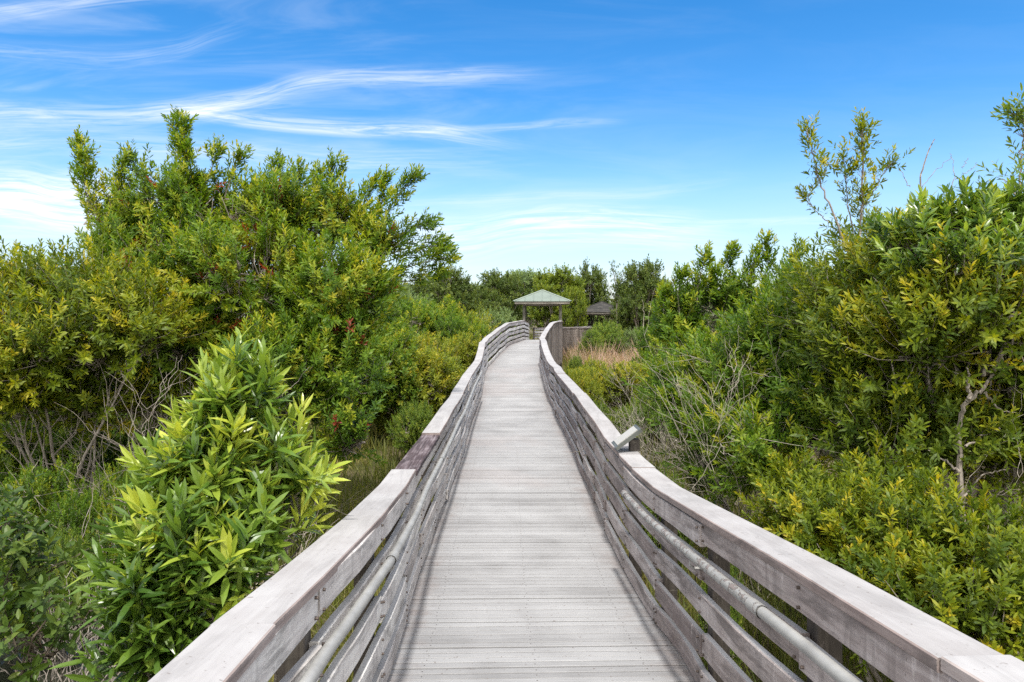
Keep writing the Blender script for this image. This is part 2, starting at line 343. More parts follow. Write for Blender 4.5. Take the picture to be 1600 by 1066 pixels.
def groundmat():
    m, t, b = mat('marsh ground', .95, .1); tcn = nd(t, 'ShaderNodeTexCoord'); ob = tcn.outputs['Object']
    n = tnoise(t, ob, .35, 6, .65); n2 = tnoise(t, ob, 7, 5, .7)
    c = ramp(t, n, [(.35, (.055, .060, .022)), (.5, (.10, .085, .045)), (.65, (.15, .125, .075))])
    c = mixc(t, smooth(t, n2, .4, .7, 0, .6), c, (.045, .035, .022)); t.links.new(c, b.inputs['Base Color']); bump(t, b, n2, .8, .05); return m
M_GROUND = groundmat()
m, t, b = mat('marsh water', .06, .5); b.inputs['Base Color'].default_value = (.03, .032, .022, 1)
bump(t, b, tnoise(t, None, 6, 3), .08, .02); M_WATER = m

# ------------------------------------------------------------------ setting: ground and water
n = 160; xs = np.sinh(np.linspace(-6.2, 6.2, n))*2.2; ys = np.sinh(np.linspace(-4.5, 6.4, n))*2.2
X, Y = np.meshgrid(xs, ys); pp = np.stack([X, Y, 0*X], -1)
Zg = .10*vn(pp, .5)+.05*vn(pp, 1.7)
pond = np.maximum(0, 1-(((X+4.6)/2.3)**2+((Y-5.0)/2.6)**2)); Zg = Zg*np.exp(-((X**2+Y**2)/1e5))-.35*np.minimum(1, pond*2.5)
V = np.stack([X, Y, Zg], -1).reshape(-1, 3); i, j = np.meshgrid(np.arange(n-1), np.arange(n-1), indexing='ij'); q = i*n+j
tag(link('ground', mesh_np('ground', V, np.stack([q, q+1, q+n+1, q+n], -1).ravel(), np.full((n-1)**2, 4), smooth_f=True), M_GROUND), kind='structure')
a = np.linspace(0, 2*math.pi, 40, endpoint=False); rr = 1+.08*np.sin(3*a+1)+.05*np.sin(7*a)
V = np.stack([-4.6+2.2*rr*np.cos(a), 5.0+2.5*rr*np.sin(a), np.full(40, -.08)], -1)
tag(link('water', mesh_np('water', V, np.arange(40), [40]), M_WATER), kind='structure')

# ------------------------------------------------------------------ boardwalk spine (Y, X centre, drop below the eye)
CP = np.array([(-3.2, .52, 1.45), (-1.5, .38, 1.56), (0, .29, 1.66), (1.55, .20, 1.775), (2.5, .17, 1.84), (3.6, .135, 1.965), (4.6, .11, 2.07), (5.5, .095, 2.11),
               (7, .085, 2.125), (10, .085, 2.12), (13, .065, 2.12), (16.6, .055, 2.12), (17.8, .05, 2.04), (20, .03, 1.80), (22.2, .06, 1.74),
               (25, .36, 1.52), (28, .75, 1.30), (33, 1.43, 1.27), (37, 1.75, 1.45), (42, 1.92, 1.75), (44.5, 2.35, 1.85), (47, 3.7, 1.9), (51, 5.6, 1.95), (56, 7.2, 1.98), (60, 7.9, 2.0)])
tt = np.arange(-3.2, 60.01, .05)
def sm(a, k=5): p = np.pad(a, k, mode='edge'); return np.convolve(p, np.ones(2*k+1)/(2*k+1), 'valid')
SX = sm(np.interp(tt, CP[:, 0], CP[:, 1])); SZ = EYE-sm(np.interp(tt, CP[:, 0], CP[:, 2]))
sp = np.stack([SX, tt, SZ], -1); seg = np.linalg.norm(np.diff(sp[:, :2], axis=0), axis=1); SA = np.concatenate(([0], np.cumsum(seg)))
tg = np.gradient(sp[:, :2], axis=0); tg = nrm(np.stack([sm(tg[:, 0], 6), sm(tg[:, 1], 6)], -1)); SIDE = np.stack([tg[:, 1], -tg[:, 0], 0*tg[:, 0]], -1)
def spine(s):
    s = np.atleast_1d(s); return (np.stack([np.interp(s, SA, sp[:, k]) for k in range(3)], -1), nrm(np.stack([np.interp(s, SA, SIDE[:, k]) for k in range(3)], -1)))
def s_at(y): return float(np.interp(y, tt, SA))
HW = .835; LEN = SA[-1]

bw = empty('boardwalk', (.1, 3, EYE-1.9), 'long grey plank boardwalk running from the camera up to the green roofed pavilion', 'boardwalk')
acc = Acc(); s = 0.; k = 0
while s < LEN-.2:
    c, sd_ = spine(s); c1, sd1 = spine(s+.1)
    d = nrm((c1-c)[0]); wv = .1395; dz = R.normal()*.0015
    hl = HW+.05+R.random()*.012; upv = np.cross(sd_[0], d)
    tone0 = .5+R.normal()*.13
    for q, ww in ((-1, .0605), (1, .0610)):                # a shallow groove runs down the middle of each plank
        tone = np.clip(tone0+R.normal()*.22, 0, 1); cc = c[0]+d*(q*.0362)+np.array((0, 0, dz-.016))
        m_ = np.array([cc-sd_[0]*hl, cc-sd_[0]*hl*.3, cc+sd_[0]*hl*.3, cc+sd_[0]*hl])
        fw = np.tile(-d, (4, 1))
        sweep(acc, m_, fw, ww, .032, .003, tone, 0, 0, 5-hl+10*(k % 50), np.tile(upv if upv[2] > 0 else -upv, (4, 1)))
    if s < 14:
        for xo in (-.62, 0, .62):
            for q in (-.036, .036):
                p = c[0]+sd_[0]*(xo+R.normal()*.006)+d*(q+R.normal()*.004)+np.array((0, 0, dz)); tubes(acc, [[p-upv*.004, p+upv*.0008, p+upv*.0008]], [[.0045, .0045, .0001]], 6, 1)
    k += 1; s += .1455
acc.build('deck', [M_DECK, M_BOLT], bw)
for sg in (-.62, 0, .62):
    acc = Acc(); ss = np.arange(0, LEN, .5); c, sd_ = spine(ss); sweep(acc, c+sd_*sg+np.array((0, 0, -.145)), sd_, .06, .22, .004, .5, 0, 0)
    acc.build('stringer', M_POST, bw)
# cross beams and pilings below the deck
POSTS = np.arange(.35, LEN-.1, 1.05)
for s in POSTS[::2]:
    c, sd_ = spine(s); acc = Acc(); bar(acc, c[0]-sd_[0]*.93+(0, 0, -.35), c[0]+sd_[0]*.93+(0, 0, -.35), .08, .18, .4)
    acc.build('cross_beam', M_POST, bw)

# ------------------------------------------------------------------ railings
BH, GAP, CAPT, RH = .115, .071, .038, .93
BZ = [RH-CAPT-.004-BH/2-i*(BH+GAP) for i in range(5)]
def railing(sg, label, s0, s1, mrail, caps, pipe_end, flake, detail=True):
    base, _ = spine(s0); rt = empty('railing', tuple(base[0]), label, 'railing')
    ps = POSTS[(POSTS >= s0-.01) & (POSTS <= s1+.01)]
    jz = {round(float(x), 3): (R.normal()*.009, R.normal()*.009) for x in ps}
    def off0(s):
        return off_(s)[0]+np.interp(np.interp(s, SA, tt), *(([1.5, 2.0, 2.5, 3, 3.7, 4.6, 5.5], [.055, .035, -.005, -.045, -.045, -.02, 0]) if sg < 0 else ([1.5, 2.0, 2.6], [.05, .025, 0]))), off_(s)[1]
    def off(s): return off0(s)
    def off_(s):                      # the railing wanders a little from post to post
        ks = np.array(sorted(jz)); return np.interp(s, ks, [jz[round(float(x), 3)][0] for x in ks]), np.interp(s, ks, [jz[round(float(x), 3)][1] for x in ks])
    for x in ps:
        c, sd_ = spine(x); ox, oz = off(x); acc = Acc(); p = c[0]+sd_[0]*sg*(HW+.038+.047+ox)
        bar(acc, (p[0], p[1], -.25), (p[0], p[1], p[2]+RH-CAPT-.012+oz), .088, .088, .5+R.normal()*.2, .004, 0, sd_[0])
        acc.build('post', M_POST, rt)
    lens = []
    for row in range(5):
        k = -(row*2 % 3) if detail else 0
        while k < len(ps)-1:
            near = ps[max(k, 0)] < 20; span = (random.choice((1, 2, 2)) if near else 4) if detail else 5
            a_, b_ = max(k, 0), min(k+span, len(ps)-1)
            if b_ > a_:
                ss = np.linspace(ps[a_]+.002, ps[b_]-.002, (b_-a_)*4+1); c, sd_ = spine(ss); ox, oz = off(ss)
                dx, dz = R.normal()*.006, R.normal()*.007; bow = R.normal()*.008*np.sin(np.linspace(0, math.pi*(b_-a_), len(ss)))
                jo = (k % 2)*.009
                path = c+sd_*(sg*(HW+.019+ox+dx+bow-jo))[:, None]; path[:, 2] += BZ[row]+oz+dz+np.linspace(R.normal(), R.normal(), len(ss))*.003
                acc = Acc(); sweep(acc, path, sd_, .036, BH*(1+R.normal()*.012), .005, np.clip(.5+R.normal()*.3, 0, 1), 2, 0, R.random()*40)
                # bolts on the board at its posts
                if near:
                    for kk in range(a_, b_+1):
                        cs, sq = spine(ps[kk]+(.035 if kk == a_ else -.035 if kk == b_ else 0)); o_, z_ = off(ps[kk])
                        for zz in (-.035, .035):
                            q = cs[0]+sq[0]*sg*(HW-.004+o_+dx-jo)+np.array((0, 0, BZ[row]+z_+dz+zz)); q2 = q-sq[0]*sg*.006
                            tubes(acc, [[q+sq[0]*sg*.012, q2, q2]], [[.006, .006, .0001]], 6, 1)
                acc.build('rail_board', [mrail, M_BOLT, M_CAP], rt)
            k += span
    for (y0, y1, dark) in caps:
        sa, sb = max(s_at(y0), s0), min(s_at(y1), s1)
        if sb-sa < .1: continue
        pin = ps[(ps > sa+.15) & (ps < sb-.15)]; ss = np.concatenate(([sa+.003], np.sort(np.concatenate((pin-.04, pin+.04))), [sb-.003])); c, sd_ = spine(ss); ox, oz = off(ss)
        path = c+sd_*(sg*(HW+.078+ox+R.normal()*.004))[:, None]; path[:, 2] += RH-CAPT/2+oz+R.normal()*.003-(.012 if dark else 0)
        acc = Acc(); sweep(acc, path, sd_, .182, CAPT, .004, np.clip(.45+R.normal()*.10, 0, 1), 1, 0, R.random()*30)
        o = acc.build('cap_board', [M_CAPDARK, M_CAPDARK] if dark else [M_CAPSIDE, M_CAP], rt)
        if dark: o['label'] = 'dark unbleached cap board between pale ones'
    # metal handrail on brackets
    hs_ = RH-CAPT-BH-GAP+.018
    def pipe(sa, sb, m_, name):
        pin = ps[(ps > sa+.15) & (ps < sb-.15)]; ss = np.concatenate(([sa], np.sort(np.concatenate((pin-.08, pin+.08))), [sb])); c, sd_ = spine(ss); ox, oz = off(ss); p = c+sd_*(sg*(HW-.062+ox))[:, None]; p[:, 2] += hs_+oz
        acc = Acc(); tubes(acc, [p], [np.full(len(ss), .022)], 14)
        for e, r_ in ((0, .0255), (-1, .0255)):                          # coupling sleeves
            q = p[e]; dq = nrm(p[1]-p[0]) if e == 0 else nrm(p[-1]-p[-2]); tubes(acc, [[q-dq*.05, q+dq*.05]], [[r_, r_]], 14)
        acc.build(name, m_, rt, True)
    for (y0, y1, fl) in flake: pipe(s_at(y0), s_at(y1), M_PIPE_FLAKE if fl else M_PIPE, 'handrail')
    for x in ps[1::2]:
        if x > s_at(pipe_end) or not detail: continue
        c, sd_ = spine(x); ox, oz = off(x); acc = Acc(); q = c[0]+sd_[0]*sg*(HW+.0+ox)+np.array((0, 0, hs_+oz-.07)); q1 = q-sd_[0]*sg*.062; q2 = q1+np.array((0, 0, .05))
        tubes(acc, [[q, q*.3+q1*.7, q1*.7+q2*.3, q2]], [[.008]*4], 6); acc.build('bracket', M_PIPE, rt)
    return rt, off
def capruns(first, marks): return [(a, b, d) for a, b, d in marks]
far_caps = [(y, y+3.3, False) for y in (10.2, 13.5, 16.8, 20.1)]+[(23.4, 25.6, False), (25.6, 28.2, False), (28.2, 33., False), (33., 37., False), (37., 40.2, False)]
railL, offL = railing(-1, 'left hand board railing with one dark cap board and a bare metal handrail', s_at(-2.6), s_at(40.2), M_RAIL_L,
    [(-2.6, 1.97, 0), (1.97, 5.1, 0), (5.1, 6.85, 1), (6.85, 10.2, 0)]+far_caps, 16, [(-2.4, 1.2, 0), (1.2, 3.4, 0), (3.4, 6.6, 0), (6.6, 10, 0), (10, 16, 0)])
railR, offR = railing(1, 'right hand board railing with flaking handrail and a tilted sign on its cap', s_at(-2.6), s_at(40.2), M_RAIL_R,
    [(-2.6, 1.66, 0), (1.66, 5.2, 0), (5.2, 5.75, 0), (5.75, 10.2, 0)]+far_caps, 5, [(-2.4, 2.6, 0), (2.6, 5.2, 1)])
for sg, lab in ((-1, 'far railing on the left side of the walk behind the green roofed pavilion'), (1, 'far railing with pickets between the two pavilions')):
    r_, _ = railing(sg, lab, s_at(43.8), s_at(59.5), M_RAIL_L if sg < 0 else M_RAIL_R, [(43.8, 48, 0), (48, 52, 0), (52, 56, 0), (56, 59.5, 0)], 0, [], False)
    if sg > 0: railFar = r_
# pickets nailed to the outside of the right railing near and beyond the pavilion
def pickets(rt, y0, y1, step, low):
    for s in np.arange(s_at(y0), s_at(y1), step):
        c, sd_ = spine(s); p = c[0]+sd_[0]*(HW+.038+.098+R.normal()*.004); acc = Acc(); z1 = p[2]+RH-CAPT-.01-R.random()*.03
        bar(acc, (p[0], p[1], p[2]-low-R.random()*.25), (p[0], p[1], z1), step*R.uniform(.6, .86), .02, np.clip(.5+R.normal()*.35, 0, 1), .002, 0, np.cross(sd_[0], (0, 0, 1.)))
        acc.build('picket', M_PICKET, rt)
pickets(railR, 22.6, 40, .20, .95); pickets(railFar, 44, 58, .2, .4)

# tilted sign standing on the right railing cap
sy = 5.9; c, sd_ = spine(s_at(sy)); q = c[0]+sd_[0]*(HW+.085)+np.array((0, 0, RH))
sg_ = empty('sign', tuple(q), 'small tilted sign panel with pale face standing on the right railing cap', 'sign')
acc = Acc(); bar(acc, q+(.045, 0, -.0), q+(.045, 0, .10), .085, .085, .3); acc.build('post_block', M_POST, sg_)
th = math.radians(37); tx = np.array((math.cos(th), 0, math.sin(th))); nn = np.array((-math.sin(th), 0, math.cos(th))); q0 = q+np.array((-.02, 0, .115))
acc = Acc(); sweep(acc, [q0+(0, -.125, 0), q0+(0, .125, 0)], [tx, tx], .27, .028, .003, .5, 0, 0, 0, np.array([nn, nn])); acc.build('frame', M_SIGNFRAME, sg_)
acc = Acc(); q1 = q0+nn*.017; sweep(acc, [q1+(0, -.098, 0), q1+(0, .098, 0)], [tx, tx], .215, .006, .001, .5, 0, 0, 0, np.array([nn, nn])); acc.build('panel', M_SIGNFACE, sg_)
acc = Acc(); q2 = q0-nn*.02; bar(acc, q2+tx*(-.08), q2+tx*.12, .05, .012, .5); acc.build('bracket', M_SIGNFRAME, sg_)

# ------------------------------------------------------------------ pavilions
def pavilion(name, label, cx, cy, ez, hw, eave, apex, floor, rot, metal):
    rt = empty(name, (cx, cy, floor), label, 'pavilion')
    cr, sr = math.cos(rot), math.sin(rot)
    def Wp(x, y, z): return np.array((cx+x*cr-y*sr, cy+x*sr+y*cr, z))
    ph = hw
    for ix in (-1, 1):
        for iy in (-1, 1):
            acc = Acc(); bar(acc, Wp(ix*ph, iy*ph, floor-1.2), Wp(ix*ph, iy*ph, ez-.002), .15, .15, .5+R.normal()*.15, .008, 0, (cr, sr, 0)); acc.build('post', M_PAVPOST, rt)
    for ix in (-1, 1):
        acc = Acc(); bar(acc, Wp(ix*ph, -ph-.12, ez+.09), Wp(ix*ph, ph+.12, ez+.09), .10, .18, .3); acc.build('beam', M_FASCIA, rt)
        acc = Acc(); bar(acc, Wp(-ph+.06, ix*ph, ez+.09), Wp(ph-.06, ix*ph, ez+.09), .10, .176, .4); acc.build('beam', M_FASCIA, rt)
    e = eave; zt = ez+.20
    for (p, q_) in (((-e, -e), (e, -e)), ((e, -e+.03), (e, e-.03)), ((e, e), (-e, e)), ((-e, e-.03), (-e, -e+.03))):
        acc = Acc(); bar(acc, Wp(*p, zt-.02), Wp(*q_, zt-.02), .035, .17, .6); acc.build('fascia', M_FASCIA, rt)
    # roof: four thick sloping panes
    acc = Acc(); cs = [(-1, -1), (1, -1), (1, 1), (-1, 1)]; E = e+.09; zb = zt+.04
    slope = math.hypot(E, apex-zb)
    for i in range(4):
        a0, a1 = cs[i], cs[(i+1) % 4]
        V = [Wp(a0[0]*E, a0[1]*E, zb+.03), Wp(a1[0]*E, a1[1]*E, zb+.03), Wp(0, 0, apex+.03), Wp(a0[0]*E, a0[1]*E, zb), Wp(a1[0]*E, a1[1]*E, zb), Wp(0, 0, apex)]
        U = [(-E, 0), (E, 0), (0, slope)]; U = U+[U[2], U[1], U[0]]+[(-E, 0), (E, 0), (E, .03), (-E, .03)]
        acc.add(np.array(V), [0, 1, 2, 5, 4, 3, 3, 4, 1, 0], np.array([3, 3, 4]), .5, np.array(U))
    rf = acc.build('roof', M_GREENROOF if metal else M_SHINGLE, rt)
    for i in range(4):                                   # hips
        acc = Acc(); a0 = cs[i]; bar(acc, Wp(a0[0]*E, a0[1]*E, zb+.04), Wp(0, 0, apex+.045), .11, .03, .5); h = acc.build('ridge_cap', M_GREENTRIM if metal else M_SHINGLE, None)
        h.parent = rf; h.matrix_parent_inverse.identity(); h.location = (0, 0, 0)
        if metal:                                        # standing seams up each pane
            acc = Acc(); a1 = cs[(i+1) % 4]; nx = Wp(a0[0]+a1[0], a0[1]+a1[1], 0)-Wp(0, 0, 0); nx = nx/2; ex = Wp(a1[0]-a0[0], a1[1]-a0[1], 0)-Wp(0, 0, 0); ex = ex/2
            c0 = Wp(0, 0, 0); c0[2] = 0
            for f in np.arange(-.9, .91, .3):
                b0 = c0+nx*E+ex*f*E; b0[2] = zb+.045; tp = 1-abs(f); b1 = c0+nx*E*(1-tp)+ex*f*E; b1[2] = zb+.045+(apex-zb)*tp
                if tp > .03: bar(acc, b0, b1, .03, .03, .5)
            h = acc.build('seam', M_GREENROOF, None); h.parent = rf; h.location = (0, 0, 0)
    return rt
pavilion('pavilion', 'wooden pavilion with pale green metal hip roof straddling the boardwalk', 1.88, 42.2, EYE+.47, 1.10, 1.62, EYE+1.42, EYE-1.75, math.radians(-3), True)
pavilion('pavilion', 'farther wooden pavilion with dark shingle hip roof behind the reeds', 7.9, 60, EYE-.14, 1.85, 2.25, EYE+1.02, EYE-2.0, math.radians(-8), False)

# ------------------------------------------------------------------ shrubs and trees
def crown_points(lobes, n, shell=.55, clump=1., thr=-.35):
    """branchlet starts on and inside the lobes, outward directions, lobe index"""
    C = np.array([l[0] for l in lobes]); Rr = np.array([l[1] for l in lobes]); w = np.array([l[1][0]*l[1][2]+l[1][0]*l[1][1]+l[1][1]*l[1][2] for l in lobes]); w = w/w.sum()
    k = R.choice(len(lobes), n*2, p=w); d = rdir(n*2); rho = shell+(1-shell)*R.random(n*2)**.6
    P = C[k]+Rr[k]*d*rho[:, None]; keep = vn(P, 2.2)*clump+R.normal(size=n*2)*.5 > thr
    dd = np.linalg.norm((P[:, None]-C[None])/Rr[None], axis=2); ins = (dd < .6).sum(1) > 0; keep &= ~(ins & (R.random(n*2) < .65))
    keep &= P[:, 2] > .12
    out = nrm(d/Rr[k]); return P[keep][:n], out[keep][:n], k[keep][:n]
def limb_nodes(tb, base, lobes, r0, sub=7, wob=.12):
    C = [np.array(l[0]) for l in lobes]; nodes = []; paths = []; rads = []
    for (c, r, *_) in lobes:
        c = np.array(c); b = np.array(base)+R.normal(size=3)*(.12, .12, 0); t = np.linspace(0, 1, 9)[:, None]
        mid = b*.55+c*.45; mid[2] += (c[2]-b[2])*.12; mid += R.normal(size=3)*.15
        p = b*(1-t)**2+2*mid*t*(1-t)+c*t*t; p[1:] += np.cumsum(R.normal(size=(8, 3))*wob*.25, 0)
        rr_ = np.linspace(r0, r0*.32, 9)*(.75+.5*R.random()); tubes(tb, [p], [rr_], 6); nodes.append(p[3:])
        for _ in range(sub):
            d = rdir(1)[0]; d[2] = abs(d[2])*.8+.1; e = c+np.array(r)*d*.72; s0 = p[R.integers(4, 9)]; q = s0*(1-t[::2])+e*t[::2]; q[1:-1] += R.normal(size=(3, 3))*.06; q[1:-1, 2] -= .04
            paths.append(q); rads.append(np.linspace(r0*.33, r0*.10, 5)); nodes.append(q[1:])
    tubes(tb, paths, rads, 5); return np.concatenate(nodes)
def shoots(lf, B, D, Ls, nl, L, wr, tone, mat=0, fine=False, open0=62, open1=22, droop=.12):
    """leafy shoots: B base, D axis, Ls length; nl leaves each, leaf length L, width ratio wr, tone per shoot"""
    n = len(B); i = np.arange(nl); s = np.linspace(.12, 1, nl)
    a = R.random(n)[:, None]*6.28+i*2.4+R.normal(size=(n, nl))*.25
    ref = np.where(np.abs(D[:, 2:3]) > .9, (1., 0, 0), (0, 0, 1.)); U = nrm(np.cross(D, ref)); Vv = np.cross(D, U)
    rad = U[:, None]*np.cos(a)[..., None]+Vv[:, None]*np.sin(a)[..., None]
    op = np.radians(open0+(open1-open0)*s**1.3)[None]+R.normal(size=(n, nl))*.16
    dr = D[:, None]*np.cos(op)[..., None]+rad*np.sin(op)[..., None]; dr = nrm(dr+R.normal(size=dr.shape)*.07)
    N = D[:, None]*np.sin(op)[..., None]-rad*np.cos(op)[..., None]
    base = B[:, None]+D[:, None]*(Ls[:, None]*s)[..., None]
    LL = L*(.65+.5*np.sin(np.pi*np.clip(s*.85+.1, 0, 1)))[None]*((.5+.75*R.random((n, nl))) if fine else (.7+.55*R.random((n, nl))))
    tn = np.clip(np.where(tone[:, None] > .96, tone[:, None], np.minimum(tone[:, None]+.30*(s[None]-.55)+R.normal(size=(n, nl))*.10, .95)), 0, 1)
    leaves(lf, base.reshape(-1, 3), dr.reshape(-1, 3), N.reshape(-1, 3), LL.ravel(), (LL*wr).ravel(), droop+R.normal(size=n*nl)*(.2 if fine else .12), tn.ravel(), mat, fine)
def shrub(name, label, cat, base, lobes, nb, mleaf, mbark=None, leaf=.085, wr=.27, nl=15, per=5, up=.65, blen=(.30, .65), slen=(.14, .26), rust=0., shell=.5, r0=.035, sub=7,
          fine=False, group=None, tone0=.42, tsd=.22, open0=62, open1=22, droop=.12, trunkname='trunk', tz=0., clump=1., thr=-.35, plumes=(), pl=(52, .20)):
    """lobes: (centre, radii). nb branchlets, each carrying `per` leafy shoots"""
    mbark = mbark or M_BARK; base = np.array(base, float); rt = empty(name, tuple(base), label, cat, group)
    tb = Acc(); nodes = limb_nodes(tb, base, lobes, r0, sub)
    P, out, k = crown_points(lobes, nb, shell, clump, thr); n = len(P); bl_m = (blen[0]+blen[1])/2
    P = P-out*(bl_m*.45); ax = nrm(out*.6+np.array((0, 0, up))+rdir(n)*.42); bl = R.uniform(*blen, n)
    E = P+ax*bl[:, None]; tw = nrm(ax+np.array((0, 0, .25))+rdir(n)*.15); E2 = P+ax*(bl*.5)[:, None]; E = E2+tw*(bl*.5)[:, None]
    # twig from the nearest limb node out to the branchlet
    near = np.empty((n, 3))
    for i in range(0, n, 500):
        dd = ((P[i:i+500, None]-nodes[None])**2).sum(2); near[i:i+500] = nodes[dd.argmin(1)]
    mid = (near+P)/2+R.normal(size=(n, 3))*.04; mid[:, 2] -= .03
    tubes(tb, np.stack([near, mid, P, E2, E], 1), np.stack([np.full(n, x) for x in (.0075, .0062, .005, .0038, .002)], 1)*(leaf/.085)**.5, 3)
    xB, xD, xT = [], [], []
    for Z, pts in plumes:            # single leafy branches standing out of the crown
        p = np.array([P3(x, y, Z) for x, y in pts]); p[:, 1] += R.normal()*.025*Z; i0 = ((nodes-p[0])**2).sum(1).argmin(); p = np.concatenate([nodes[i0][None], p]); t = np.linspace(0, len(p)-1, 25)
        q = np.stack([sm(np.interp(t, np.arange(len(p)), p[:, k_]), 2) for k_ in range(3)], -1); tubes(tb, [q], [np.linspace(.012, .003, 25)], 4)
        ln = np.linalg.norm(np.diff(q[8:], axis=0), axis=1).sum(); m_ = int(ln*pl[0])+4
        for _ in range(m_):
            f_ = 8+16*R.random()**.8; a_ = int(min(f_, 23)); axq = nrm(q[a_+1]-q[a_]); dv = nrm(axq*.8+rdir(1)[0]*.75+np.array((0, 0, .25))); reach = (1-(f_-8)/16*.75)*pl[1]
            e = q[a_]+dv*reach*R.uniform(.2, 1); tubes(tb, [[q[a_], e]], [[.003, .002]], 3); xB.append(e); xD.append(nrm(dv+axq*.5)); xT.append(np.clip(.52+R.normal()*.2, 0, .94))
        xB.append(q[-1]); xD.append(nrm(q[-1]-q[-3])); xT.append(.7)
    tr = tb.build(trunkname, mbark, rt)
    f = (np.arange(per)[None]+R.random((n, per)))/per; f[:, -1] = 1; Bs = np.where(f[..., None] < .5, P[:, None]+(E2-P)[:, None]*(f*2)[..., None], E2[:, None]+(E-E2)[:, None]*(f*2-1)[..., None])
    a = R.random((n, per))*6.28; ref = np.where(np.abs(ax[:, 2:3]) > .9, (1., 0, 0), (0, 0, 1.)); U = nrm(np.cross(ax, ref)); Vv = np.cross(ax, U)
    rad = U[:, None]*np.cos(a)[..., None]+Vv[:, None]*np.sin(a)[..., None]
    sdv = nrm(ax[:, None]+rad*(.75*(1-.8*f))[..., None]+np.array((0, 0, .25)))
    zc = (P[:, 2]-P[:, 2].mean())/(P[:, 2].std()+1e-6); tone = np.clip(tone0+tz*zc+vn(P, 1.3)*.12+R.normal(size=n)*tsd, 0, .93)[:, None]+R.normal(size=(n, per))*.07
    tone = np.clip(tone, 0, .945)
    if rust:
        rs = R.random(tone.shape) < rust; tone[rs] = .97+.03*R.random(rs.sum())
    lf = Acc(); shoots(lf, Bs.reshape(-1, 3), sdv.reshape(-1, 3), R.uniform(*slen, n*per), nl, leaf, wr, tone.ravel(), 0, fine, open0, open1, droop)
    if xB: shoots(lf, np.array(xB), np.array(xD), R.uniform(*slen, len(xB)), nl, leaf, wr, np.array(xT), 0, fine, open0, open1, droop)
    lf.build('foliage', mleaf, rt); return rt
def LB(px, py, Z, rx, ry, rd=None):
    k = Z/F; return (P3(px, py, Z), (rx*k, (rd if rd else rx*k), ry*k))
def ground_at(px, Z): p = P3(px, 490, Z); return (p[0], p[1], -.05)
exec_plants = True
SCALE = 1.0
def NB(n): return int(n*SCALE)

# --- left: the tall bush, the lower bush, the near large-leaved shrub
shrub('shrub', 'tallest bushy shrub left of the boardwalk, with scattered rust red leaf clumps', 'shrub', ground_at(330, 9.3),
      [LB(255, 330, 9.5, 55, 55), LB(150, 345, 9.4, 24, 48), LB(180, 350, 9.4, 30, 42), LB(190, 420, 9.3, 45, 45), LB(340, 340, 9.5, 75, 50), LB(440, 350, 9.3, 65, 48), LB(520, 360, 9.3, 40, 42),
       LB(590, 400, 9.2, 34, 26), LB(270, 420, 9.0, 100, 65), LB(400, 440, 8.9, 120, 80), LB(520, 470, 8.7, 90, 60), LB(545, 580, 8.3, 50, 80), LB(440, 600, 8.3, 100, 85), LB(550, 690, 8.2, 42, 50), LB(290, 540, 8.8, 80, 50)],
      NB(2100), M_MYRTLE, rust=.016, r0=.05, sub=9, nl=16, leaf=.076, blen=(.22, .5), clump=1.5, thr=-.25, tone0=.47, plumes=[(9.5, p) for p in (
      [(250, 290), (262, 230), (252, 178)], [(262, 270), (278, 220), (282, 192)], [(150, 350), (128, 280), (118, 222)], [(158, 340), (145, 290), (150, 250)], [(200, 330), (190, 290), (200, 262)], [(235, 310), (216, 270), (208, 250)],
      [(300, 310), (326, 262), (332, 236)], [(345, 310), (362, 265), (372, 246)], [(400, 320), (422, 280), (428, 258)], [(440, 320), (452, 285), (460, 264)], [(490, 330), (500, 300), (498, 274)], [(510, 330), (524, 285), (530, 264)],
      [(550, 350), (570, 305), (580, 287)], [(565, 370), (598, 320), (602, 284)], [(590, 385), (622, 325), (652, 288)], [(600, 390), (640, 360), (670, 350)], [(600, 410), (660, 385), (688, 384)], [(600, 430), (660, 412), (700, 402)], [(590, 440), (650, 440), (686, 428)], [(290, 310), (296, 260), (290, 236)])])
shrub('shrub', 'rounded olive shrub at the far left, lower than the tall bush beside it', 'shrub', ground_at(120, 8.0),
      [LB(40, 495, 8.2, 90, 55), LB(150, 480, 8.0, 75, 50), LB(-60, 515, 8.2, 110, 75), LB(90, 560, 7.8, 120, 50), LB(220, 530, 7.8, 70, 50), LB(30, 640, 7.6, 60, 40), LB(150, 640, 8.4, 90, 50), LB(240, 640, 8.6, 60, 50), LB(-20, 600, 7.5, 90, 70)],
      NB(1300), M_MYRTLE_OLIVE, r0=.02, rust=0, leaf=.075)
shrub('shrub', 'near shrub with long glossy bright green leaves beside the left railing', 'shrub', (-1.42, 3.35, 0),
      [LB(366, 690, 3.35, 12, 30), LB(350, 745, 3.35, 45, 36), LB(335, 790, 3.3, 66, 46), LB(445, 780, 3.4, 45, 36), LB(310, 870, 3.2, 82, 55), LB(430, 850, 3.25, 48, 42), LB(275, 955, 3.05, 65, 55), LB(340, 950, 3.0, 50, 50), LB(250, 1050, 2.95, 60, 50)],
      NB(215), M_BAY, M_BARK, leaf=.128, wr=.20, nl=15, per=3, up=1.0, blen=(.10, .26), slen=(.12, .22), shell=.35, r0=.02, sub=5, fine=True, tone0=.60, tsd=.2, open0=76, open1=18, droop=.12, tz=.12, plumes=[(3.35, [(368, 690), (372, 630), (371, 588)]), (3.35, [(352, 720), (346, 670), (338, 640)]), (3.35, [(395, 700), (400, 650), (408, 615)])], pl=(16, .07))
